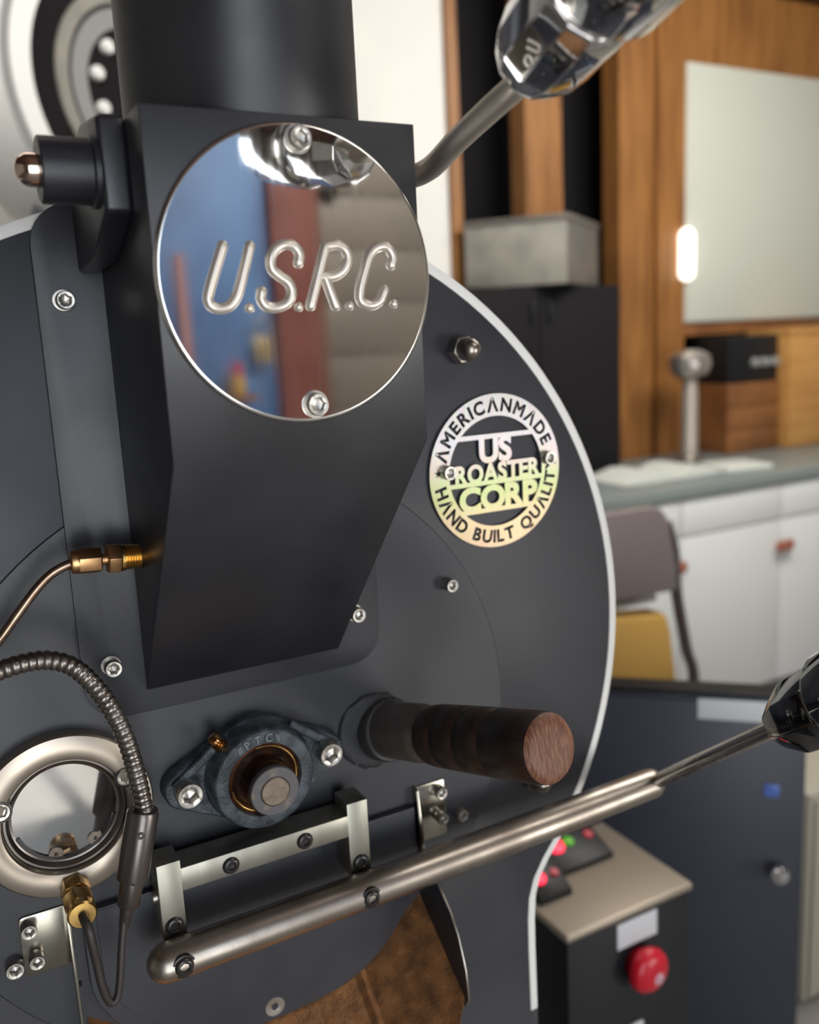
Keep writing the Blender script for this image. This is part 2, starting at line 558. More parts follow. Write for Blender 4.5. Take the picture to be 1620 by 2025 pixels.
# shop front behind the camera, mirrored in the polished plate
structure('wall_front', G().box(-3500, -850, 2960, 3020, -1450, 1650).box(340, 5200, 2960, 3020, -1450, 1650).box(-850, 340, 2960, 3020, 900, 1650), roll_grey, smooth=0)
structure('trim_9', G().box(-330, -270, 2965, 3015, -1450, 900), frame_brown, smooth=0)
structure('trim_10', G().box(120, 165, 2965, 3015, -1450, 900), frame_brown, smooth=0)
structure('yard', G().box(-8000, 9000, 3020, 12000, -1500, -1452), mat('sunlit_concrete', (0.55, 0.53, 0.5), 0.8, base2=(0.45, 0.43, 0.4), vscale=2), smooth=0)

# ================================================================ the roaster
OC = (162.1, -231.1)
RO = 322.0
MID = 162.1


def outline(off):
    r = RO + off
    right = [(442.2 + off * 0.85, -388.8 - off * 0.55), (425.3 + off * 0.9, -417.7 - off * 0.4), (409 + off * .9, -437.5 - off * 0.35),
             (398.7 + off * 0.95, -453.7 - off * 0.15), (393.6 + off, -470), (391.9 + off, -490), (391.7 + off, -520), (392.5 + off, -580.5)]
    a0 = math.degrees(math.atan2(-388.8 - OC[1], 442.2 - OC[0])) + 2.0
    top = arc(OC[0], OC[1], r, a0, 180 - a0, 96)
    left = [(2 * MID - x, z) for x, z in reversed(right)]
    return top, right, left


roaster = thing('coffee_roaster', 'matte black drum coffee roaster front with a white rounded rim', 'coffee roaster', (MID, 0, -1450))
t, r_, l_ = outline(0)
part('front_plate', G().prism(t + l_ + [(2 * MID - 399.5, -581), (2 * MID - 401, -900), (401, -900), (399.5, -581)] + list(reversed(r_)), -7, 0), paint, roaster, bevel=0.5, smooth=30)
# white enamelled rim standing proud round the black plate, ending at the bottom of the bend
to, ro, lo = outline(7.5)
path_o = list(reversed(lo))[::-1]
inner = list(reversed(t + l_)) + r_
inner = [*reversed(l_), *reversed(t), *r_]
outer = [*reversed(lo), *reversed(to), *ro]
g = G()
n = len(inner)
loops = []
for i in range(n):
    (xi, zi), (xo, zo) = inner[i], outer[i]
    loops.append([(xi, -9, zi), (xi, -0.6, zi), (xo, -0.6, zo), (xo, -9, zo)])
g.loft(loops)
part('rim', g, white_edge, roaster, 'white enamelled rim', bevel=0.8, smooth=50)
part('drum_housing', G().lathe((OC[0], -12, OC[1]), (0, -1, 0), [(300, 0), (300, 520)], 72), paint, roaster, bevel=2)
part('base_cabinet', G().box(-40, 364, -560, -14, -1450, -560), paint, roaster, bevel=4)
part('drum_cover', G().lathe((162.8, 0, -277.5), (0, 1, 0), [(207.5, 0), (207.5, 1.1), (206.9, 1.6)], 128), paint, roaster, smooth=30)
fl = arc(84.5, 65, 25, 180, 90, 8) + arc(239.5, 65, 25, 90, 0, 8) + arc(241, -201, 24, 0, -90, 8) + arc(84, -200, 25, -90, -180, 8)
part('mounting_flange', G().prism(fl, 1.0, 4.2), paint, roaster, bevel=0.35)
screw('cap_screw', roaster, (324.3, 1.6, -179.2), 'cap', 10, 9, spin=12)
screw('cap_screw', roaster, (326.5, 0, -368.3), 'cap', 10, 9, spin=31)
screw('cap_screw', roaster, (-1.5, 0, -371.0), 'cap', 11, 10, spin=7)
for a, sp in (((74.1, 4.2, 34.6), 20), ((245.3, 4.2, -186.5), 5), ((76.8, 4.2, -189.2), 50), ((250.0, 4.2, 34.6), 15)):
    screw('cap_screw', roaster, a, 'cap', 10.5, 9, spin=sp)
    part('washer', G().lathe((a[0] - 0.4, 4.2, a[2] + 0.3), (0, 1, 0), [(4, 0), (6, 0), (6, 0.9), (4, 0.9)], 28, True), steel, roaster, smooth=30)


def acorn(x, z, parent, rot):
    g = G()
    a = 10.8
    hx = lambda rr, p: [(x + rr * math.cos(math.radians(60 * i + rot)), p, z + rr * math.sin(math.radians(60 * i + rot))) for i in range(6)]
    g.loft([hx(a, 0), hx(a, 8.0), hx(a * 0.92, 9.6)])
    g.lathe((x, 0, z), (0, 1, 0), [(8.4, 8.5), (8.4, 14.0)] + [(8.4 * math.cos(q), 14.0 + 9.0 * math.sin(q)) for q in (0.25, 0.5, 0.75, 1.0, 1.25, 1.45)], 28)
    return part('acorn_nut', g, steel_dark_nut, parent, bevel=0.25, bevel_angle=30)


steel_dark_nut = mat('dull_nickel', (0.38, 0.34, 0.29), 0.32, 1.0)
acorn(343.6, -5.6, roaster, 8)
acorn(398, -358, roaster, 20)


# guide brackets either side of the discharge door
def bracket(pts, edge, name, label):
    b = part(name, G().prism(pts, 0.4, 3.2), bracket_steel, roaster, label, bevel=0.4)
    part('flange', edge, bracket_steel, b, bevel=0.3)
    return b


bracket_steel = mat('smooth_bracket_steel', (0.34, 0.32, 0.27), 0.18, 1.0, rough2=0.28, vscale=30)
lp = rrect(3.9, 33.0, -382.5, -341, 3, 3)
bl = bracket(lp, G().prism([(0.4, -340.5), (8, -342), (9, -400), (11, -640), (0.4, -640)], 31.6, 33.6, 'x'), 'guide_bracket', 'smooth steel guide bracket left of the door')
rp = rrect(285.8, 314.0, -382, -335, 3, 3)
br = bracket(rp, G().prism([(0.4, -333), (9, -335), (15, -376), (15, -384), (0.4, -384)], 285.4, 287.4, 'x'), 'guide_bracket', 'smooth steel guide bracket right of the door')
for b, pts in ((bl, ((9.3, -347.5), (11.4, -369.7))), (br, ((307.0, -342.6), (307.6, -364.5)))):
    for k, (x, z) in enumerate(pts):
        screw('cap_screw', b, (x, 3.2, z), 'cap', 9.6, 8, spin=20 * k)

# discharge spout with the rusty floor
spout = part('discharge_spout', G().prism([(-30, -380), (20, -392), (30, -400.5), (49, -415), (59, -428), (68, -451), (71, -473), (66, -482), (0, -433), (-30, -410)], 287.4, 289.2, 'x'), paint, roaster, bevel=0.3)
part('wall_lip', G().tube([(288.3, p_, z_) for p_, z_ in ((20, -392), (30, -400.5), (49, -415), (59, -428), (68, -451), (71, -473), (66, -482))], 0.9, 8), steel, spout, 'bare metal edge', smooth=60)
part('side_wall', G().prism([(-30, -380), (5, -400), (5, -640), (-30, -640)], 34.0, 35.6, 'x'), paint, spout)
# folded sheet floor following the round of the door, deepest in the middle
half_s = [(287.4, -424.5), (262, -445.0), (236, -467.2), (231.5, -465.6), (227, -470.2), (196, -479.0), (162, -481.5)]
prof_s = half_s + [(324.2 - x, z) for x, z in reversed(half_s[:-1])]
lip = {0: (66, 0.76), 1: (84, 0.86), 2: (107, 0.88), 3: (110, 0.86), 4: (113, 0.88), 5: (126, 0.9), 6: (132, 0.92)}
vs, fs = [], []
nx = len(prof_s)
for i, (x, z) in enumerate(prof_s):
    p1_, sl_0 = lip[min(i, nx - 1 - i)]
    x = max(x, 36.0)
    for s in range(5):
        p_ = -34 + (p1_ + 34) * s / 4
        vs.append((x, p_, z - sl_0 * p_))
nv = len(vs)
vs += [(x, p, z - 1.8) for x, p, z in vs]
for i in range(nx - 1):
    for s in range(4):
        a, b = i * 5 + s, (i + 1) * 5 + s
        fs += [(a, b, b + 1, a + 1), (nv + a, nv + a + 1, nv + b + 1, nv + b)]
for i in range(nx - 1):
    a, b = i * 5 + 4, (i + 1) * 5 + 4
    fs += [(a, b, nv + b, nv + a), (i * 5, nv + i * 5, nv + (i + 1) * 5, (i + 1) * 5)]
for s in range(4):
    a, b = s, (nx - 1) * 5 + s
    fs += [(a, a + 1, nv + a + 1, nv + a), (b, nv + b, nv + b + 1, b + 1)]
part('spout_floor', G().add(vs, fs), rust, spout, 'rusty copper coloured spout floor', smooth=8)

# ================================================================ feed chute on the front of the roaster
chute = thing('feed_chute', 'satin black sheet metal feed chute with a round pipe on top', 'chute', (167, 0, -210))
bx0, bx1 = 97.2, 237.6
# box and sloping throat drawn from the side profile
prof = [(4.2, 112), (137.5, 112), (137.5, -52), (3.0 + 2.2, -210), (4.2, -210)]
wts = {0: 0, 1: 0, 2: 0, 3: 1, 4: 1}
vs = []
for i, (p, z) in enumerate(prof):
    vs += [(bx0 - 0.4 * wts[i], p, z), (bx1 - 6.6 * wts[i], p, z)]
fs = [(0, 2, 4, 6, 8), (9, 7, 5, 3, 1)] + [(2 * i, 2 * i + 1, (2 * i + 3) % 10, (2 * i + 2) % 10) for i in range(5)]
part('chute_body', G().add(vs, fs), paint_chute, chute, bevel=4.0, seg=3, smooth=40)
part('feed_pipe', G().lathe((167.4, 74, 111), (0, 0, 1), [(62.5, 0), (62.5, 420)], 96), paint_chute, chute, bevel=0.6)
part('rear_bracket', G().prism([(4.2, 112), (60, 120), (106, 114), (107, 70), (60, 52), (4.2, 50)], 84, 97.6, 'x'), paint_chute, chute, bevel=2.5, seg=3)
# pivot boss of the feed gate with a domed nut
boss = part('pivot_boss', G().lathe((84.2, 92, 90), (-1, 0, 0), [(17.2, 0), (17.2, 2.4), (15.6, 3.2), (15.6, 25.6), (14.8, 26.4)], 40), paint_chute, chute)
part('domed_nut', G().lathe((58.2, 92, 90), (-1, 0, 0), [(8.0, 0), (8.0, 4.0)] + [(8.0 * math.cos(q), 4 + 7.2 * math.sin(q)) for q in (0.25, 0.5, 0.75, 1.0, 1.25, 1.45)], 32), mat('coppery_chrome', (0.80, 0.62, 0.52), 0.08, 1.0), boss)

# ================================================================ round mirror name plate with raised letters
plate = thing('name_plate', 'round mirror polished steel name plate with raised slanted letters on the feed chute', 'name plate', (169.5, 137.5, -36.5))
PC = (169.5, 36.0)
edge_metal = mat('bright_plate_edge', (0.88, 0.86, 0.82), 0.22, 1.0)
part('disc', G().lathe((PC[0], 137.4, PC[1]), (0, 1, 0), [(70.6, 0), (70.6, 2.6)], 128), mirror, plate, smooth=20)
part('disc_edge', G().lathe((PC[0], 137.4, PC[1]), (0, 1, 0), [(70.6, 0), (72.7, 0), (72.7, 0.8), (72.45, 1.5), (71.9, 2.1), (71.2, 2.5), (70.6, 2.6)], 128, True), edge_metal, plate, 'bright rounded edge', smooth=50)
PT = 139.9
LET = {'letter_u': [[(129.9, 50.2), (127.2, 43.8), (124.4, 37.0), (122.0, 30.6), (120.7, 26.0), (121.8, 22.8), (125.4, 21.2), (130.6, 22.3), (134.6, 26.6), (137.2, 32.6), (139.2, 38.4), (141.4, 44.6), (143.3, 50.1)]],
       'letter_s': [[(167.5, 42.2), (168.4, 46.4), (166.0, 50.0), (160.9, 51.0), (156.0, 48.7), (153.3, 44.0), (153.7, 39.3), (157.2, 36.0), (161.6, 32.8), (162.9, 28.2), (160.3, 23.3), (154.5, 20.9), (149.4, 21.8), (147.0, 25.2), (147.5, 28.8)]],
       'letter_r': [[(172.4, 21.4), (174.8, 28.0), (177.2, 34.9), (180.0, 43.0), (182.6, 50.3)], [(182.6, 50.3), (188.8, 50.8), (193.4, 48.6), (194.5, 44.0), (191.0, 38.4), (185.2, 35.6), (177.6, 35.4)], [(181.4, 35.2), (183.6, 28.5), (186.1, 21.0)]],
       'letter_c': [[(218.9, 41.0), (220.2, 45.6), (217.3, 49.9), (212.0, 50.2), (207.2, 46.8), (203.6, 38.5), (200.4, 29.0), (200.4, 23.4), (205.2, 20.9), (211.0, 22.9), (214.4, 28.6)]]}
for nme, strokes in LET.items():
    g = G()
    for s in strokes:
        g.tube(spline([(x, PT, z) for x, z in s], 5) if len(s) > 3 else [(x, PT, z) for x, z in s], 2.65, 14, True, True)
    part('raised_letter', g, letter_metal, plate, smooth=60)
for x, z in ((140.7, 21.1), (166.1, 21.0), (193.9, 21.0), (219.4, 21.4)):
    part('full_stop', G().lathe((x, 139.6, z), (0, 1, 0), [(2.5 * math.cos(q), 2.5 * math.sin(q)) for q in (0, 0.3, 0.6, 0.9, 1.2, 1.5)], 20), letter_metal, plate, smooth=60)
for x, z, sp in ((171.6, 100.3, 20), (171.4, -27.6, 40)):
    screw('cap_screw', plate, (x, 140.0, z), 'cap', 11.5, 5, spin=sp)
    part('washer', G().lathe((x, 140.0, z), (0, 1, 0), [(4, 0), (7.0, 0), (7.0, 0.7), (4, 0.7)], 28, True), steel, plate, smooth=30)

# ================================================================ laser cut badge
BC = (372.0, -98.2)
badge = thing('round_badge', 'round laser cut stainless badge with stencilled lettering right of the chute', 'badge', (BC[0], 0.0, BC[1]))
BT = 1.1                       # sheet thickness


def circle(r, n=96):
    return [(r * math.cos(2 * math.pi * i / n), r * math.sin(2 * math.pi * i / n)) for i in range(n)]


def bez(a, b, c, d, t):
    return a * (1 - t) ** 3 + 3 * b * t * (1 - t) ** 2 + 3 * c * t * t * (1 - t) + d * t ** 3


GLYPH = {}


def glyph(ch):
    """outlines of one letter as closed polygons, unit height"""
    if ch in GLYPH:
        return GLYPH[ch]
    o = text_object(ch, 1000.0, 0, 0, 'LEFT')
    COL.objects.link(o)
    dg = bpy.context.evaluated_depsgraph_get()
    cu = o.evaluated_get(dg).to_curve(dg)
    polys = []
    for sp in cu.splines:
        pts = []
        b = sp.bezier_points
        m = len(b)
        for i in range(m):
            p, q = b[i], b[(i + 1) % m]
            straight = (p.handle_right - p.co).length < 1e-4 and (q.handle_left - q.co).length < 1e-4
            for s in range(1 if straight else 4):
                v = bez(p.co, p.handle_right, q.handle_left, q.co, s / (1 if straight else 4))
                pts.append((v.x, v.y))
        polys.append(pts)
    c = o.data
    bpy.data.objects.remove(o)
    bpy.data.curves.remove(c)
    xs = [x for p in polys for x, y in p]
    ys = [y for p in polys for x, y in p]
    GLYPH[ch] = (polys, min(xs), max(xs), max(ys))
    return GLYPH[ch]


def grow(pts, d):
    """move a closed polygon outward along its normals (bolder strokes)"""
    n = len(pts)
    out = []
    for i in range(n):
        a, b, c = Vector(pts[i - 1]), Vector(pts[i]), Vector(pts[(i + 1) % n])
        e0, e1 = (b - a), (c - b)
        if e0.length < 1e-6 or e1.length < 1e-6:
            continue
        e0.normalize()
        e1.normalize()
        n0, n1 = Vector((e0.y, -e0.x)), Vector((e1.y, -e1.x))
        m = n0 + n1
        if m.length < 0.3:
            m = n0
        m.normalize()
        k = d / max(0.5, m.dot(n0))
        out.append(tuple(b + m * k))
    return out


def area2(p):
    return sum(p[i - 1][0] * p[i][1] - p[i][0] * p[i - 1][1] for i in range(len(p)))


HOLES = []


def turn_of(polys):
    """+1 when the outer outline runs counter-clockwise"""
    a = area2(max(polys, key=lambda p: abs(area2(p))))
    return 1 if a > 0 else -1


def ring_text(s, a0, a1, r, size, inward):
    """letters cut round the ring from angle a0 to a1 (degrees)"""
    adv = []
    for ch in s:
        adv.append(0.42 if ch == ' ' else (glyph(ch)[2] - glyph(ch)[1]) + 0.13)
    tot = sum(adv) - 0.13
    pos = 0
    for ch, ad in zip(s, adv):
        if ch != ' ':
            polys, x0, x1, h = glyph(ch)
            w = x1 - x0
            q = a0 + (a1 - a0) * (pos + w / 2) / tot
            th = math.radians(q)
            rot = th - math.pi / 2 if not inward else th + math.pi / 2
            hole = []
            TURN = turn_of(polys)
            for p in polys:
                pts = []
                for x, y in p:
                    lx, ly = (x - x0 - w / 2) * size, (y - h / 2) * size
                    pts.append((r * math.cos(th) + lx * math.cos(rot) - ly * math.sin(rot), r * math.sin(th) + lx * math.sin(rot) + ly * math.cos(rot)))
                hole.append(grow(pts, 0.55 * TURN))
            HOLES.append(hole)
        pos += ad


LAM = '\u039b'
ring_text('AMERICANMADE'.replace('A', LAM), 167, 20, 50.6, 13.8, False)
ring_text('HAND BUILT QUALITY'.replace('A', LAM), 189, 366, 50.6, 13.4, True)
star = [((5.0 if i % 2 == 0 else 2.0) * math.cos(math.radians(90 + 36 * i)) * 0.72 - 51.5, (5.0 if i % 2 == 0 else 2.0) * math.sin(math.radians(90 + 36 * i)) * 0.72 + 3.4) for i in range(10)]
HOLES.append([star])
sheet('badge_ring', [circle(59.0), circle(42.3)], HOLES, badge_steel, badge, 1.2, 2.4)
for z0, z1 in ((25.4, 29.0), (-9.6, -6.2), (-31.0, -27.4)):
    def hx(z):
        return math.sqrt(42.9 ** 2 - z * z)
    part('badge_bar', G().prism([(BC[0] - hx(z0), BC[1] + z0), (BC[0] + hx(z0), BC[1] + z0), (BC[0] + hx(z1), BC[1] + z1), (BC[0] - hx(z1), BC[1] + z1)], 1.25, 2.35), badge_steel, badge)


def badge_word(s, x0, x1, z0, z1, thick):
    """a word standing between the bars, each letter a piece of its own"""
    adv = [(glyph(c)[2] - glyph(c)[1]) + 0.09 for c in s]
    tot = sum(adv) - 0.09
    pos = 0
    for c, ad in zip(s, adv):
        polys, gx0, gx1, h = glyph(c)
        kx, kz = (x1 - x0) / tot, (z1 - z0) / h
        TURN = turn_of(polys)
        sheet('badge_letter', [grow([(x0 + (pos + x - gx0) * kx, z0 + y * kz) for x, y in p], thick * TURN) for p in polys], [], badge_steel, badge, 1.2, 2.4)
        pos += ad


badge_word('US', -14.2, 13.2, 8.2, 26.0, 1.15)
badge_word('ROASTER', -36.4, 39.2, -6.8, 6.4, 0.75)
badge_word('CORP', -33.0, 36.5, -28.0, -11.0, 1.25)
for x, z, sp in ((328.0, -94.6, 10), (419.3, -92.6, 35)):
    screw('cap_screw', badge, (x, 2.4, z), 'cap', 10.5, 5.5, spin=sp)

# ================================================================ flange bearing
brg = thing('flange_bearing', 'grey cast iron flange bearing with a greasy shaft end in the middle', 'bearing', (162.3, 0, -280.5))
bc = (162.3, -280.5)


def hull(R, r, a, n=22):
    """rounded lozenge round three circles"""
    s = (R - r) / a
    q = math.degrees(math.asin(s))
    pts = arc(bc[0] + a, bc[1], r, -(90 - q), 90 - q, 10)
    pts += arc(bc[0], bc[1], R, 90 - q, 90 + q, 10)[1:-1]
    pts += arc(bc[0] - a, bc[1], r, 90 + q, 270 - q, 10)
    pts += arc(bc[0], bc[1], R, 270 - q, 270 + q, 10)[1:-1]
    return pts


g = G()
L0, L1, L2 = hull(37, 14.5, 49.5), hull(36.5, 14.0, 49.5), hull(35.2, 12.8, 49.5)
g.loft([[(x, p, z) for x, z in L] for p, L in ((1.6, L0), (12.5, L1), (14.0, L2))])
hous = part('housing', g, cast_iron, brg, smooth=45)
part('boss', G().lathe((bc[0], 13, bc[1]), (0, 1, 0), [(38.0, 0), (36.2, 3), (35.0, 14.5), (34.0, 16.4), (33.0, 17.0), (25.6, 17.0), (25.0, 16.2), (25.0, 6), (20, 6), (20, 0)], 64, True), cast_iron, hous, smooth=40)
# ribs from the lugs to the boss
for s in (-1, 1):
    part('rib', G().prism([(bc[0] + s * 60, bc[1] + 6.0), (bc[0] + s * 26, bc[1] + 31), (bc[0] + s * 22, bc[1] + 26), (bc[0] + s * 50, bc[1] + 5)], 12, 18.0), cast_iron, hous, bevel=2.0, seg=3)
part('outer_race', G().lathe((bc[0], 19, bc[1]), (0, 1, 0), [(25, 0), (25, 7), (22.8, 8.4), (21.4, 6.4), (19.0, 5.4), (16, 5.2), (16, 0)], 56, True), copper_ring, brg)
for a0, a1 in ((-18, 100), (188, 246)):
    part('race_edge', G().tube([(bc[0] + 22.6 * math.cos(math.radians(a0 + (a1 - a0) * i / 20)), 27.6, bc[1] + 22.6 * math.sin(math.radians(a0 + (a1 - a0) * i / 20))) for i in range(21)], 0.5, 8), brass, brg)
part('grease_seal', G().lathe((bc[0], 20, bc[1]), (0, 1, 0), [(22, 2), (21.5, 5.2), (17.5, 7.5), (16.0, 7.0), (16, 2)], 48, True), grease, brg)
part('locking_collar', G().lathe((bc[0], 22, bc[1]), (0, 1, 0), [(16.6, 0), (16.6, 26.0), (16.0, 26.8), (10.0, 26.8), (9.9, 24)], 56, False, caps=False), collar_mat, brg, 'worn grey locking collar, greasy at the back', smooth=35)
part('collar_grease', G().lathe((bc[0], 22, bc[1]), (0, 1, 0), [(16.75, 0), (16.8, 22.5), (16.5, 22.8), (16.5, 0)], 48, True), grease, brg)
part('shaft', G().lathe((bc[0], 18, bc[1]), (0, 1, 0), [(9.6, 0), (9.6, 31.0), (9.0, 31.6)], 40), shaft_mat, brg)
g = G().lathe((135.5, 20, -251.5), (-0.55, 0.25, 0.8), [(4.5, -4), (4.5, 0.5), (2.6, 1.0), (2.6, 2.4), (3.8, 3.2), (4.6, 5.0), (4.0, 6.8), (2.2, 7.8), (0.6, 8.0)], 20)
part('grease_nipple', g, mat('oily_brass_nipple', (0.62, 0.36, 0.15), 0.2, 1.0, base2=(0.35, 0.15, 0.05), vscale=250), brg, 'oily brass grease nipple')
for i, (x, z) in enumerate(((112.6, -279.0), (211.6, -277.6))):
    screw('cap_screw', brg, (x, 14.0, z), 'cap', 17.2, 13.5, spin=(8, 22)[i])
lit_iron = mat('lit_cast_iron', (0.20, 0.23, 0.25), 0.4, 0.4)  # iron lightened in colour, in place of light picking out the letters
# raised letters cast round the boss face
for ch, a in (('P', 111), ('T', 97), ('C', 82)):
    me = text_mesh(ch, 6.5, 0.7, 0.12, height=5.8)
    me.materials.append(lit_iron)
    o = bpy.data.objects.new('cast_letter', me)
    COL.objects.link(o)
    o.parent = brg
    th = math.radians(a)
    w = max(v.co.x for v in me.vertices)
    rr = 26.6
    px, pz = bc[0] + rr * math.cos(th) - 1000 * w / 2 * math.sin(th), bc[1] + rr * math.sin(th) + 1000 * w / 2 * math.cos(th)
    o.location = wpos(px, 30.3, pz) - origin(brg)
    o.rotation_euler = (0, -(th - math.pi / 2), 0)
for a in (124, 121, 71, 68):
    th = math.radians(a)
    d = Vector((math.cos(th), 0, math.sin(th)))
    c0 = Vector((bc[0], 30.2, bc[1]))
    sk = Vector((-d.z, 0, d.x)) * (1.2 if a > 90 else -1.2)
    part('cast_mark', G().tube([c0 + d * 27 + sk, c0 + d * 32 - sk], 0.7, 8), lit_iron, brg)

# ================================================================ trier with the wooden grip
tr = thing('trier', 'wooden handled bean trier pushed into the roaster face at a slant', 'trier', (262, 0, -281))
ax = Vector((0.18, 0.95, 0.24)).normalized()
tb = Vector((264, 0, -281.5))
rnd = random.Random(3)
lp = []
g = G().lathe((256, 1.2, -280), (0, 1, 0), [(29, 0), (29, 1.6), (27.5, 3.0), (25, 3.4)], 40)
g.v = [(x + rnd.uniform(-1, 1), p, z + rnd.uniform(-1, 1)) if p > 1.3 else (x, p, z) for x, p, z in g.v]
part('gasket', g, mat('torn_grey_gasket', (0.024, 0.025, 0.028), 0.6, bump=0.5, bscale=500), tr, 'torn grey sealing gasket', smooth=50)
part('guide_tube', G().lathe(tb + ax * 1, ax, [(23.5, 0), (23.5, 10), (22.5, 11.5), (19.5, 12)], 48), mat('black_guide_tube', (0.03, 0.03, 0.032), 0.5), tr)
part('ferrule', G().lathe(tb + ax * 4, ax, [(20.6, 0), (20.6, 46), (19.6, 52), (16.0, 61)], 48), mat('tarnished_ferrule', (0.30, 0.265, 0.235), 0.42, 0.9, base2=(0.20, 0.17, 0.15), vscale=40), tr, smooth=40)
gp = [(14, 0), (19.0, 2), (20.6, 6), (21.2, 12), (21.4, 22.6), (20.8, 23.2), (21.5, 23.8), (21.7, 46.6), (21.1, 47.2), (21.8, 47.8), (21.9, 71.6), (21.3, 72.2), (21.9, 72.8), (21.9, 107), (21.3, 112), (19.6, 115.0), (17.2, 116.2)]
wb = tb + ax * 60
grip = part('grip', G().lathe(wb, ax, gp, 56), wood_dark, tr, 'dark burnt wood grip with three turned grooves', smooth=50)
part('end_grain', G().lathe(wb, ax, [(21.0, 113.2), (19.2, 115.6), (17.0, 116.7), (12, 117.0), (1, 117.0)], 56), wood_end, grip, 'reddish brown end grain face', smooth=50)

# ================================================================ discharge door, hinge and lever
door = thing('discharge_door', 'blue black rounded discharge door under the bearing with a steel lift frame', 'door', (162, 3, -478))
half = [(284.0, -348.0), (283.8, -385), (283.2, -402), (280.4, -415), (271.5, -432), (258, -448.6), (246, -459.6), (232, -468), (216, -473.6), (199, -476.8), (180, -478.2)]
dp = half + [(162, -478.5)] + [(324 - x, z) for x, z in reversed(half)]
dp = [(x if x > 162 else max(x, 40.5), z) for x, z in dp]
part('door_plate', G().prism(dp, 1.8, 8.0), paint_door, door, bevel=0.6, smooth=20)
inn = [(162 + (x - 162) * 0.93, -350 + (z + 350) * 0.90 - 1.0) for x, z in dp]
part('door_facing', G().prism(inn, 7.6, 8.5), paint_door, door, bevel=0.35, smooth=20)
screw('flat_screw', door, (161.4, 8.0, -468.0), 'flat', 14.5, 0.7, spin=25)
blk = part('hinge_block', G().box(100.6, 219.0, 8.5, 31, -340.2, -324.2), steel_brushed, door, 'scratched brushed steel cross bar', bevel=0.5)
for x, z, sp in ((133.4, -333.0, 5), (185.9, -332.4, 35)):
    screw('button_screw', blk, (x, 31, z), 'button', 11.6, 2.2, black_oxide, sp)
for x0, x1, zt in ((85.6, 100.9, -318.2), (218.6, 234.4, -315.6)):
    a = part('lift_arm', G().box(x0, x1, 9, 31, -371.5, zt), steel_brushed, door, bevel=0.5)
    screw('button_screw', a, ((x0 + x1) / 2, 31, -362.2), 'button', 12.0, 2.2, black_oxide, 18)
    part('pivot_pin', G().lathe((x0 - 2.5 if x0 < 150 else x1 - 1, 20, -345), (1, 0, 0), [(4, 0), (4, 3.5)], 20), steel, a)

lever = thing('discharge_lever', 'long round steel door lever with a black faceted grip at its right end', 'lever', (280, 42, -380))
LP, LZ = 42, -377.5
part('lever_bar', G().tube([(84, LP, LZ - 0.6), (250, LP, LZ), (400, LP - 1, LZ + 1), (492, LP - 2, LZ + 2.2)], 12.6, 28, True, True), bar_metal, lever, smooth=60)
for x, sp in ((92.5, 10), (223.4, 30)):
    screw('button_screw', lever, (x, LP + 11.6, LZ + 0.6), 'button', 12.4, 2.4, black_oxide, sp)
    part('counterbore', G().lathe((x, LP + 9.0, LZ + 0.6), (0, 1, 0), [(6.3, 0), (7.8, 0), (7.6, 2.9), (6.3, 3.1)], 28, True), black_oxide, lever)
e0 = Vector((490, LP - 2, LZ + 2.2))
e1 = Vector((455.9, 200, -252.4))
mid = [e0 + Vector((-14, 0, -1)), e0 + Vector((3, 3, 1)), e0 + (e1 - e0) * 0.10 + Vector((5, 0, 0)), e0 + (e1 - e0) * 0.4, e0 + (e1 - e0) * 0.75, e1 + (e1 - e0) * 0.05]
part('bent_rod', G().tube(spline(mid, 5), 6.0, 20), rod_metal, lever, smooth=60)


def faceted_grip(name, base, d, parent, m, n=8, label=None, phase=0.0, scale=1.0, tail=True, nose=13.2, taper=20):
    d = d.normalized()
    k = scale
    g = G().lathe(base, d, [(9 * k, -0.5), (nose * k, 0), ((nose + 1.4) * k, 1.2 * k), (21.4 * k, taper * k), (22.2 * k, (taper + 3) * k), (22.8 * k, 50 * k), (22.2 * k, 52 * k), (18.5 * k, 53 * k), (18.5 * k, 58 * k)], n, phase=phase)
    o = part(name, g, m, parent, label, bevel=1.6 * k, seg=3, smooth=28, bevel_angle=18)
    if tail:
        part('grip_tail', G().lathe(base + d * (56.5 * k), d, [(20 * k, 0), (25.6 * k, 1.2 * k), (26.6 * k, 4 * k), (27.2 * k, 50 * k), (25 * k, 54 * k)], 40), m, o, bevel=0.8, smooth=40)
    return o


faceted_grip('grip', e1, e1 - mid[3], lever, chrome_dark, 8, 'glossy black faceted grip', 0.35, 1.1)

# ================================================================ feed gate lever, upper right
gate = thing('feed_gate_lever', 'bent steel feed gate lever with a chrome faceted grip, upper right of the chute', 'lever', (238, 104, 92))
gate_metal = mat('satin_rod_steel', (0.76, 0.69, 0.61), 0.46, 1.0)
k1 = Vector((244.5, 230, 115.7))
gp_ = [(228, 103, 91.0), (242, 104, 91.2), (252, 107, 92.2), (256.5, 116, 94.0), (256.0, 130, 96.3), (255.5, 150, 102.0), (254.2, 182, 108.8), (252.0, 212, 114.0), tuple(k1 + Vector((-1, 6, 1)))]
part('bent_rod', G().tube(spline(gp_, 5), 6.2, 20), gate_metal, gate, smooth=60)
part('rod_collar', G().lathe((237.6, 103.5, 91.1), (1, 0, 0), [(9.5, 0), (9.5, 2.0), (8.8, 2.6)], 28), bar_metal, gate)
faceted_grip('grip', k1, Vector((-6.1, 53, 14)), gate, chrome, 12, 'polished chrome faceted grip', 0.2, nose=15.5, taper=13)

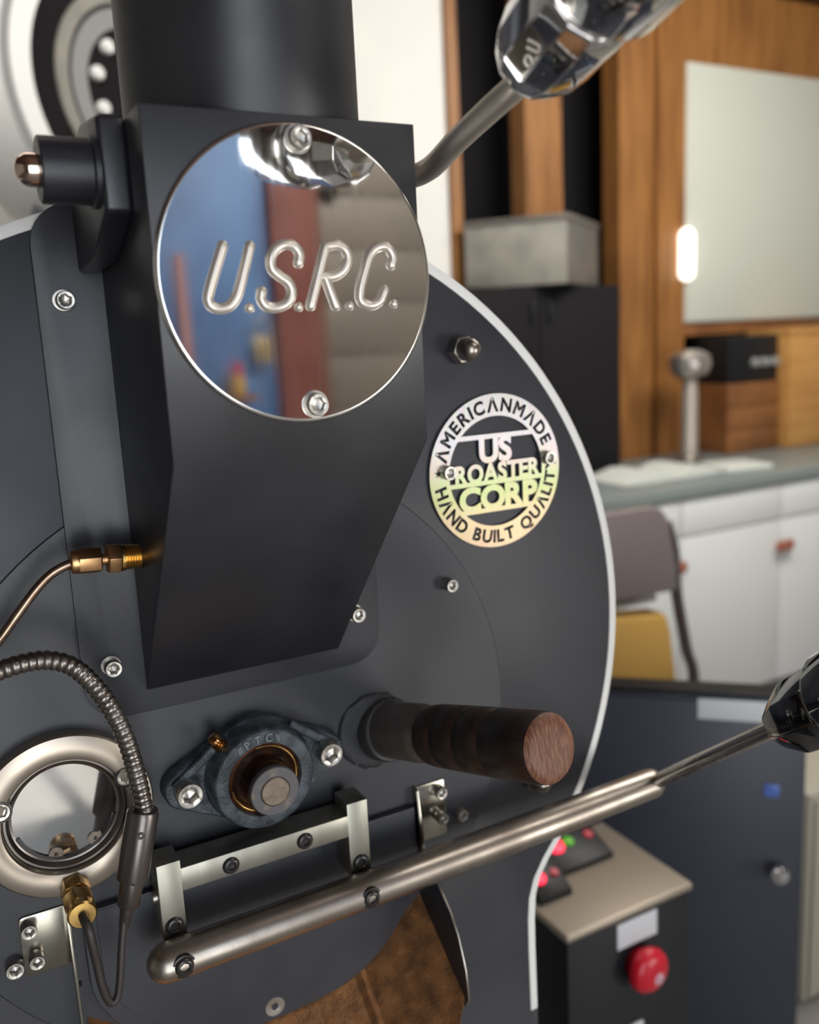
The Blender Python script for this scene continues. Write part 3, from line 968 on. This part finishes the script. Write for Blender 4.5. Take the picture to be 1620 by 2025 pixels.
# ================================================================ sight glass
sg = thing('sight_glass', 'round sight glass in a turned metal ring, lower left of the roaster face', 'sight glass', (38, 0, -330))
sc = (39.2, -277.2)
part('bezel_ring', G().lathe((sc[0], 0, sc[1]), (0, 1, 0), [(53.0, 0), (53.0, 12), (52.0, 13.2), (46.5, 14.6), (40.5, 14.6), (37.6, 13.6), (36.6, 12), (36.2, 3), (34, 2.4), (34, 0)], 96, True), ring_metal, sg, smooth=30)
part('inner_step', G().lathe((sc[0], 1, sc[1]), (0, 1, 0), [(36.0, 0), (36.0, 8), (34.6, 8), (32.6, 5), (31, 4.4), (31, 0)], 80, True), mat('dark_step_steel', (0.20, 0.18, 0.165), 0.3, 1.0), sg, smooth=30)  # step in a darker steel than the ring
part('glass_pane', G().lathe((sc[0], 1, sc[1]), (0, 1, 0), [(31.4, 0), (31.4, 3.6), (31.0, 4.0)], 64), glass_dark, sg, smooth=30)
# retaining ring with two eyelets
g = G()
ro_, ri_ = 31.2, 29.2
a_list = [198 + i * (342 - 198) / 30 for i in range(31)]
g.loft([[(sc[0] + r * math.cos(math.radians(a)), p, sc[1] + r * math.sin(math.radians(a))) for r, p in ((ri_, 5), (ro_, 5), (ro_, 6.4), (ri_, 6.4))] for a in a_list])
rg = part('retaining_ring', g, black_oxide, sg, smooth=30)
for a in (252, 304):
    x, z = sc[0] + 27.5 * math.cos(math.radians(a)), sc[1] + 27.5 * math.sin(math.radians(a))
    part('eyelet', G().lathe((x, 4.6, z), (0, 1, 0), [(1.3, 0), (4.4, 0), (4.4, 1.6), (1.3, 1.6)], 22, True), steel_dark, rg, smooth=30)
for x, z, sp in ((76.0, -260.6, 12), (3.0, -262.5, 40)):
    screw('cap_screw', sg, (x, 11.6, z), 'cap', 11.5, 3.4, spin=sp)
    part('counterbore', G().lathe((x, 13.9, z), (0, 1, 0), [(5.9, 0), (6.8, 0), (6.8, 0.9), (5.9, 0.9)], 28, True), black_oxide, sg)

# ================================================================ temperature probe: brass gland, thin cable, sleeve and flexible conduit
pb = thing('temperature_probe', 'temperature probe in flexible metal conduit looping over the sight glass', 'probe', (38, 8, -328))
c = (38.0, -322.6)
gl = G().lathe((c[0], 6, c[1]), (0, 1, 0), [(6.8, 0), (6.8, 10)], 20)
gland = part('brass_gland', gl, brass, pb, 'brass compression gland')


def hexnut(x, z, p0, p1, rr, rot, axis=None):
    ring = lambda q, p: [(x + q * math.cos(math.radians(60 * i + rot)), p, z + q * math.sin(math.radians(60 * i + rot))) for i in range(6)]
    return G().loft([ring(rr * 0.93, p0), ring(rr, p0 + 1), ring(rr, p1 - 1), ring(rr * 0.93, p1)])


part('hex_nut', hexnut(c[0], c[1], 16, 28, 9.0, 12), brass, gland, bevel=0.3, bevel_angle=25)
part('hex_nut', hexnut(c[0], c[1], 31, 45, 9.6, 40), brass, gland, bevel=0.3, bevel_angle=25)
part('gland_cap', G().lathe((c[0], 44, c[1]), (0, 1, 0), [(8.6, 0), (8.6, 5.4), (7.6, 6.6), (2.8, 6.8)], 32), brass, gland)
part('gland_neck', G().lathe((c[0], 27, c[1]), (0, 1, 0), [(6.2, 0), (6.2, 5)], 24), brass, gland)
cab = spline([(38.0, 48, -322.4), (38.3, 55, -323.0), (39.6, 60, -327), (40.3, 61, -336), (41.6, 60, -350), (43.0, 60, -366), (46.2, 59, -378.5), (50.6, 58, -378.0), (53.8, 57, -366), (56.6, 55, -350), (59.6, 53, -336), (61.8, 51, -328)], 6)
part('cable', G().tube(cab, [2.7 - 0.5 * i / len(cab) for i in range(len(cab))], 12), cable_mat, pb, smooth=60)
s0, s1, s2, s3 = Vector((61.0, 51.5, -334.5)), Vector((63.8, 51, -325.5)), Vector((68.4, 50.6, -308.0)), Vector((79.2, 50, -266.8))
sd = (s3 - s2).normalized()
L = (s3 - s1).length
sl = part('sleeve', G().lathe(s1, sd, [(4, 0), (6.2, 0.6), (6.8, 1.5), (7.0, 16.5), (7.0, 17.2), (9.2, 17.6), (9.5, 19), (9.5, L - 2), (8.8, L), (5.5, L)], 40), sleeve_metal, pb, smooth=35)
part('strain_relief', G().lathe(s0 - sd * 4, sd, [(2.6, 0), (3.2, 1), (4.2, 13), (4.2, 16)], 28), cable_mat, sl)
for q in (0.80, 0.30):
    o_ = s1 + sd * L * q + Vector((-1.5, 9.1, 0.4))
    part('set_screw', G().lathe(o_, (-0.12, 1, 0), [(0.9, 0.2), (2.0, 0.2), (2.2, 0.9), (0.9, 0.9)] if q > 0.5 else [(0.3, 0), (0.8, 0), (0.8, 0.6), (0.3, 0.6)], 18, True), black_oxide, sl)
fx = spline([(-30, 52, -172), (-8, 51, -166.5), (7.5, 50, -164.8), (24.5, 50, -162.4), (38.7, 50, -163.9), (51.2, 50, -171.4), (63.1, 50, -189.4), (72.0, 50, -212.9), (76.2, 50, -233.3), (78.6, 50, -253.5), (79.6, 50, -268.5)], 40)
# even spacing along the hose, ribs every 3.6 mm
acc, out, rad = 0.0, [], []
step = 0.45
prev = fx[0]
tot = 0
dense = [fx[0]]
for a, b in zip(fx, fx[1:]):
    seg = (b - a).length
    while acc + seg >= step:
        f = (step - acc) / seg
        a = a + (b - a) * f
        dense.append(a)
        seg = (b - a).length
        acc = 0
    acc += seg
rad = [4.55 + 0.95 * abs(math.sin(math.pi * i * step / 4.1)) ** 0.7 for i in range(len(dense))]
part('conduit', G().tube(dense, rad, 18), hose_metal, pb, 'ribbed flexible metal conduit', smooth=50)

# ================================================================ gas line with brass fitting on the left of the chute
gasl = thing('gas_line', 'thin copper tube with brass fittings entering the left side of the chute', 'pipe', (98, 28, -117))
DX = Vector((1, 0, -0.06)).normalized()
f0 = Vector((57.2, 28, -114.6))
pt = spline([(-32, 30, -187), (-12, 29, -170), (6.2, 28, -161.5), (15.3, 28, -153.0), (27.6, 28, -138.6), (38.4, 28, -126.6), (48.0, 28, -119.0), (58.5, 28, -115.2), (64, 28, -114.9)], 6)
part('tube', G().tube(pt, 2.7, 14), pipe_metal, gasl, smooth=60)


def hexbody(s0_, s1_, rr, rot):
    a = Vector((0, 1, 0))
    b = DX.cross(a).normalized()
    ring = lambda s, q: [f0 + DX * s + (a * math.cos(math.radians(60 * i + rot)) + b * math.sin(math.radians(60 * i + rot))) * q for i in range(6)]
    return G().loft([ring(s0_, rr * 0.93), ring(s0_ + 0.8, rr), ring(s1_ - 0.8, rr), ring(s1_, rr * 0.93)])


part('hex_nut', hexbody(4.0, 17.5, 7.9, 20), copper_brass, gasl, bevel=0.3, bevel_angle=25)
part('ferrule_cap', G().lathe(f0, DX, [(4, 0), (6.6, 0.8), (7.0, 2.2), (7.0, 5.0)], 28), copper_brass, gasl)
part('neck', G().lathe(f0 + DX * 17, DX, [(3.6, 0), (3.6, 6)], 20), copper_brass, gasl)
part('hex_body', hexbody(20.6, 28.8, 9.4, 8), copper_brass, gasl, bevel=0.3, bevel_angle=25)
th = [(7.9, 0), (7.9, 2.4)]
for i in range(7):
    th += [(7.7, 2.6 + i * 1.5), (7.0, 3.35 + i * 1.5)]
th += [(7.6, 13.4)]
part('threaded_nipple', G().lathe(f0 + DX * 28.2, DX, th, 28), brass, gasl, smooth=20)
# ================================================================ control box behind the roaster
cb = thing('control_box', 'black control box with a worn metal top and a red mushroom button', 'control box', (778, -400, -1450))
part('cabinet', G().box(665, 891, -498, -302, -1450, -812), ctrl_black, cb, bevel=4)
part('metal_top', G().box(661, 895, -503, -298, -812, -800), top_metal, cb, 'worn brownish metal top', bevel=4, seg=3)
for x0, x1, p0, p1, nme in ((739, 842, -498, -412, 'wide'), (672, 730, -430, -372, 'small')):
    c = part('controller', G().add([(x0, p1, -800), (x1, p1, -800), (x1, p0, -800), (x0, p0, -800), (x0, p1, -792), (x1, p1, -792), (x1, p0, -764), (x0, p0, -764)],
                                   [(0, 1, 2, 3), (4, 5, 6, 7), (0, 1, 5, 4), (1, 2, 6, 5), (2, 3, 7, 6), (3, 0, 4, 7)]), glossy_black, cb, bevel=1.5)
    pm = (p0 + p1) / 2
    sl_ = 28.0 / (p1 - p0)
    zt = lambda p: -792 + (p1 - p) * sl_ + 1.2
    lamps = ((0.22, led_red, 15), (0.47, led_green, 9), (0.85, led_dim, 8)) if nme == 'wide' else ((0.3, led_red, 12), (0.8, led_dim, 7))
    for q, m, r in lamps:
        x = x0 + (x1 - x0) * q
        part('indicator', G().lathe((x, pm, zt(pm) - 1.0), (0, 0.31, 0.95), [(r, 0), (r, 2.0), (r * 0.8, 3.0)], 24), m, c)
part('label_plate', G().box(752, 826, -302, -300.5, -858, -818), label_white, cb, 'white label plate', bevel=0.3)
mb = part('mushroom_button', G().lathe((790, -302, -890), (0, 1, 0), [(22, 0), (22, 14), (31, 15), (33, 20), (32, 27), (27, 33), (16, 36.5), (1, 37.5)], 40), red_plastic, cb, 'red mushroom stop button', smooth=50)
part('button_highlight', G().lathe((797, -268, -898), (0, 1, 0), [(9, 0), (9, 3.0), (7, 4.2)], 24), mat('pink_highlight', (0.6, 0.35, 0.42), 0.3), mb, 'pale highlight put on the red button')  # painted glint: a paler pink disc on the cap
part('label_plate', G().box(765, 800, -302, -300.5, -1030, -990), label_white, cb)

# ================================================================ navy black cabinet on the right
ang = math.degrees(math.atan2(235, 250))
mx, mp = 1289, -415
mc = thing('dark_cabinet', 'shallow navy black steel cabinet with a white label and a round silver knob', 'cabinet', (1160, -550, -1450))
part('body', G().box(mx - 420, mx, mp - 46, mp - 2, -1450, -652).turn((mx, mp), ang), navy, mc, bevel=3)
part('top_edge', G().box(mx - 422, mx + 3, mp - 48, mp + 2, -652, -642).turn((mx, mp), ang), glossy_black, mc, bevel=2)
part('door_panel', G().box(mx - 412, mx - 16, mp - 2, mp + 5, -1440, -660).turn((mx, mp), ang), navy, mc, bevel=2)
part('label_plate', G().box(mx - 186, mx - 66, mp + 5, mp + 6, -694, -655).turn((mx, mp), ang), label_white, mc, 'white label plate', bevel=0.3)
part('blue_badge', G().box(mx - 70, mx - 44, mp + 5, mp + 7, -836, -812).turn((mx, mp), ang), mat('blue_enamel', (0.10, 0.18, 0.55), 0.3), mc, 'small blue badge', bevel=1)
kn = G().lathe((mx - 42, mp + 5, -979), (0, 1, 0), [(8, 0), (8, 12), (15, 13), (17, 17), (17, 24), (14, 28), (1, 29)], 36)
part('knob', kn.turn((mx, mp), ang), chrome, mc, 'round silver knob', smooth=40)
lk = thing('beige_locker', 'beige metal locker right of the navy black cabinet', 'locker', (1650, -700, -1450))
part('body', G().box(1496, 1860, -760, -560, -1450, -960), beige, lk, bevel=5)
part('door_panel', G().box(1508, 1848, -560, -552, -1440, -972), beige, lk, bevel=3)

# ================================================================ white counter
ct = thing('counter_cabinet', 'long white base cabinet under the grey green worktop', 'cabinet', (2700, -2000, -1450))
part('carcass', G().box(1500, 4600, -2380, -1725, -1370, -580), cab_white, ct, bevel=2)
part('plinth', G().box(1500, 4600, -2380, -1780, -1450, -1370), mid_grey, ct)
xs = [1505, 1905, 2270, 2782, 3294, 3806]
for x0, x1 in zip(xs, xs[1:] + [4590]):
    d = part('drawer', G().box(x0 + 3, x1 - 3, -1725, -1702, -716, -586), cab_white, ct, bevel=2)
    e = part('cabinet_door', G().box(x0 + 3, x1 - 3, -1725, -1702, -1366, -724), cab_white, ct, bevel=2)
    part('knob', G().lathe((x1 - 14 if x1 < 2800 else x0 + 30, -1702, -822), (0, 1, 0), [(8, 0), (8, 12), (22, 16), (24, 24), (16, 30), (1, 31)], 24), red_fabric, e, 'dull copper knob', smooth=45)
single('worktop', G().box(1480, 4620, -2380, -1690, -580, -538), counter_grey, 'grey green worktop along the back wall', 'worktop', (2700, -2000, -580), bevel=4)
# things on the worktop
bk = thing('open_catalogue', 'open white catalogue lying on the worktop beside the tall metal stand', 'book', (2450, -1930, -538))
for s, nme in ((-1, 'page_block'), (1, 'page_block')):
    pts = [(2400 + s * q * 250, -536 + 46 * math.sin(math.pi * min(1, q * 1.05)) * (1 - q * 0.55)) for q in (0, 0.1, 0.25, 0.5, 0.75, 1.0)]
    pts = pts + [(2400 + s * 250, -538), (2400, -538)]
    part(nme, G().prism(pts, -2080, -1850), paper, bk, bevel=0)
single('paper_stack', G().box(2640, 2850, -1990, -1800, -538, -520).turn((2745, -1900), 12), paper, 'flat stack of white paper at the front of the worktop', 'paper', (2745, -1900, -538), bevel=2)
tp = thing('metal_stand', 'tall metal stand with a round head on the worktop', 'stand', (2760, -2150, -538))
part('base', G().lathe((2760, -2150, -538), (0, 0, 1), [(60, 0), (60, 14), (40, 22), (34, 24)], 32), steel, tp)
part('stem', G().lathe((2760, -2150, -516), (0, 0, 1), [(36, 0), (34, 240), (31, 330)], 28), mat('pale_pewter', (0.52, 0.46, 0.40), 0.4, 0.6), tp)
part('head', G().lathe((2758, -2150, -198), (0, 0, 1), [(34, 0), (74, 22), (88, 60), (80, 98), (44, 118), (1, 122)], 36), mat('pewter_head', (0.48, 0.44, 0.40), 0.3, 0.8), tp)
br_ = thing('wooden_crate', 'brown wooden crate under the black box at the right end of the worktop', 'crate', (3150, -2250, -538))
for i in range(3):
    part('board', G().box(3010, 3330, -2190, -2174, -536 + i * 102, -438 + i * 102), wood_brown, br_, bevel=2)
part('crate_body', G().box(3012, 3328, -2374, -2192, -536, -232), wood_brown, br_)
bb = thing('black_amplifier', 'black box with dim knobs standing on the brown crate', 'appliance', (3160, -2250, -230))
part('case', G().box(3012, 3320, -2374, -2180, -230, -35), glossy_black, bb, bevel=4)
for i in range(3):
    part('knob', G().lathe((3170 + i * 60, -2180, -150), (0, 1, 0), [(22, 0), (20, 18), (16, 22)], 24), mid_grey, bb)
gw = thing('golden_wood_box', 'golden wooden box at the far right of the worktop', 'box', (3480, -2150, -538))
part('body', G().box(3340, 3780, -2366, -2130, -536, -40), wood_oak, gw, bevel=3)
part('lid', G().box(3336, 3784, -2372, -2124, -40, -8), wood_oak, gw, bevel=3)
bin_shaded = mat('shaded_grey_plastic', (0.10, 0.095, 0.085), 0.6, base2=(0.15, 0.125, 0.10), vscale=9)  # crate plastic with the shade of its darker side put into the colour
fp_ = thing('white_board', 'large pale board hung on the wood framed wall', 'board', (3450, -2385, 34))
part('panel', G().box(2956, 4300, -2384, -2366, 40, 1098), white_board, fp_, bevel=2)
part('board_frame', G().box(2950, 4310, -2385, -2372, 34, 1104), white_board, fp_, bevel=2)
lm_ = thing('wall_lamp', 'small bright upright lamp on the wooden post', 'lamp', (2940, -2370, 200))
part('diffuser', G().tube([(2936, -2348, 245), (2936, -2348, 400)], 34, 20, True, True), lamp_white, lm_)
part('bracket', G().box(2916, 2956, -2374, -2372 + 14, 300, 345), steel, lm_)
cu_ = thing('black_cupboard', 'black cupboard standing on the worktop under the grey crate', 'cupboard', (2020, -2250, -536))
part('carcass', G().box(1620, 2384, -2370, -2154, -536, 186), dark_room, cu_, bevel=3)
for i, x in enumerate((1624, 2004)):
    e = part('cupboard_door', G().box(x, x + 376, -2154, -2142, -530, 182), dark_room, cu_, bevel=3)
    part('handle', G().box(x + (332 if i == 0 else 30), x + (346 if i == 0 else 44), -2142, -2126, 60, 130), ctrl_black, e, bevel=3)
bn = thing('plastic_crate', 'grey plastic crate set cornerwise on the black cupboard', 'crate', (2060, -2200, 188))
cA, cB, cC = (2058, -2048), (1803, -2330), (2400, -2290)
cD = (cB[0] + cC[0] - cA[0], -2378)
part('crate_wall', G().prism([cA, cB, (cB[0] + 12, cB[1] - 12), (cA[0], cA[1] - 16)], 190, 416, 'z'), bin_grey, bn, bevel=3)
part('crate_wall', G().prism([cA, cC, (cC[0] - 8, cC[1] - 14), (cA[0], cA[1] - 16)], 190, 416, 'z'), bin_shaded, bn, bevel=3)
part('crate_rim', G().prism([(cA[0], cA[1] + 8), (cC[0] + 8, cC[1]), (cD[0], cD[1]), (cB[0] - 8, cB[1])], 410, 432, 'z'), bin_shaded, bn, bevel=3)
part('crate_base', G().prism([(cA[0], cA[1] - 16), (cC[0] - 10, cC[1] - 8), (cD[0], cD[1] + 10), (cB[0] + 14, cB[1] - 6)], 188, 196, 'z'), bin_shaded, bn)

# ================================================================ chair
ch = thing('office_chair', 'mauve grey backed chair with a mustard cushion behind the white rim', 'chair', (1600, -1300, -1450))
bkp = arc(1660, -535, 75, 90, 0, 6) + [(1758, -640), (1765, -712), (1440, -700), (1440, -466), (1500, -458)]
part('backrest', G().prism(bkp, -1240, -1205), mauve, ch, bevel=10, seg=3)
part('cushion', G().prism([(1440, -740), (1735, -775), (1752, -830), (1778, -990), (1440, -960)], -1300, -1215), mustard, ch, bevel=16, seg=3)
for x0, x1, pz in ((1768, 1850, -1225), (1400, 1380, -1225)):
    part('frame_tube', G().tube(spline([(x0 - 30, pz, -520), (x0 - 4, pz, -600), (x0 + 8, pz, -720), (x0 + (x1 - x0) * 0.6, pz, -900), (x1, pz, -1020), (x1 + 10, pz, -1450)], 5), 16, 14), frame_brown, ch, smooth=60)
    part('leg', G().tube([(x1, pz - 20, -1020), (x1 - 10, pz - 360, -1450)], 14, 12), frame_brown, ch)
part('seat', G().box(1400, 1830, -1640, -1250, -1060, -1010), mauve, ch, bevel=14, seg=3)
part('back_hinge', G().box(1540, 1700, -1240, -1222, -735, -712), chrome, ch, bevel=3)

# ================================================================ round white drum machine at the back left
dm = thing('drum_machine', 'large white drum machine with grey and black rings, at the back left', 'machine', (500, -2000, -1450))
dn = Vector((0.5, 0.866, 0.0)).normalized()
c0 = Vector((556, -1900, 660))
R = 380
part('drum_body', G().lathe(c0, -dn, [(R, 0), (R, 230)], 72), white_edge, dm, bevel=4)
for nme, ro_d, ri_d, h0, h1, m in (('edge_seam', R, 358, 0, 2, mid_grey), ('face_ring', 358, 307, 0, 8, white_edge), ('dark_ring', 307, 243, 0, 6, dark_room),
                                    ('grey_ring', 243, 211, 0, 14, bin_grey), ('joint_ring', 211, 199, 0, 8, ctrl_black), ('inner_ring', 199, 155, 0, 12, mid_grey), ('hub_plate', 155, 0, 0, 6, dark_room)):
    if ri_d:
        g = G().lathe(c0, dn, [(ri_d, h0), (ro_d, h0), (ro_d, h1), (ri_d, h1)], 72, True)
    else:
        g = G().lathe(c0, dn, [(ro_d, h0), (ro_d, h1)], 72)
    part(nme, g, m, dm)
a_ = Vector((-dn.y, dn.x, 0))
for k in range(10):
    t_ = math.radians(36 * k + 12)
    q = c0 + (a_ * math.cos(t_) + Vector((0, 0, 1)) * math.sin(t_)) * 128
    part('bolt', G().lathe(q, dn, [(17, 6), (17, 20), (13, 25)], 20), white_edge, dm)
for sx in (-1, 1):
    q = c0 + a_ * sx * 220 - dn * 120
    part('leg', G().box(q.x - 30, q.x + 30, q.y - 30, q.y + 30, -1450, 380), navy, dm, bevel=3)

# ================================================================ shop front behind the camera (seen in the mirror plate)
bd = thing('blue_door', 'blue painted steel door mirrored in the left of the name plate', 'door', (750, 2950, -1450))
part('leaf', G().box(345, 1150, 2930, 2958, -1450, 1500), blue_paint, bd, bevel=3)
part('red_stile', G().box(800, 840, 2915, 2930, -1450, 350), pink_post, bd, 'faded red stile', bevel=3)
structure('trim_8', G().box(1157, 1343, 2890, 2960, -1450, 1650), red_brick, bevel=4)
rd = thing('rolling_door', 'taupe rolling door of wide horizontal panels mirrored in the name plate', 'door', (1900, 2950, -1450))
for z0, z1 in ((-1440, -1235), (-1230, -1035), (-1030, -835), (-830, -635), (-630, -435), (-430, -236), (-231, -32), (-27, 168), (173, 368), (373, 568), (573, 768), (773, 968), (973, 1168), (1173, 1368), (1373, 1568)):
    part('door_panel', G().box(1360, 3000, 2925, 2955, z0, z1), roll_grey, rd, bevel=8)
pl = thing('padlock', 'brass padlock hanging on the red brown post, mirrored in the name plate', 'padlock', (1085, 2885, -40))
part('body', G().box(1052, 1118, 2868, 2888, -38, 52), mat('padlock_brass', (0.55, 0.42, 0.20), 0.4, 0.8), pl, bevel=4)
part('shackle', G().tube([(1064, 2878, 46), (1064, 2878, 100)] + [(1094 + 30 * math.cos(t_), 2878, 100 + 28 * math.sin(t_)) for t_ in (3.0, 2.6, 2.1, 1.57, 1.0, 0.5)] + [(1124, 2878, 100), (1124, 2878, 50)], 5, 10), steel, pl, smooth=60)
single('shelf_board', G().box(900, 1040, 2830, 2930, -172, -152), wood_brown, 'small brown shelf on the blue door, mirrored in the name plate', 'shelf', (970, 2880, -160), bevel=2)
bo = thing('spray_bottle', 'yellow bottle with a red cap, mirrored at the lower left of the name plate', 'bottle', (978, 2870, -151))
part('bottle_body', G().lathe((978, 2870, -151), (0, 0, 1), [(24, 0), (26, 4), (26, 62), (14, 74)], 28), yellow_plastic, bo)
part('cap', G().lathe((978, 2870, -79), (0, 0, 1), [(13, 0), (20, 4), (19, 40), (12, 48)], 24), red_plastic, bo)
single('door_knob', G().lathe((1400, 2926, 575), (0, -1, 0), [(16, -6), (16, 6), (34, 10), (34, 26), (18, 34), (1, 36)], 24), glossy_black, 'round black knob at the upper edge of the rolling door', 'knob', (1400, 2926, 575))
bpy.context.view_layer.update()
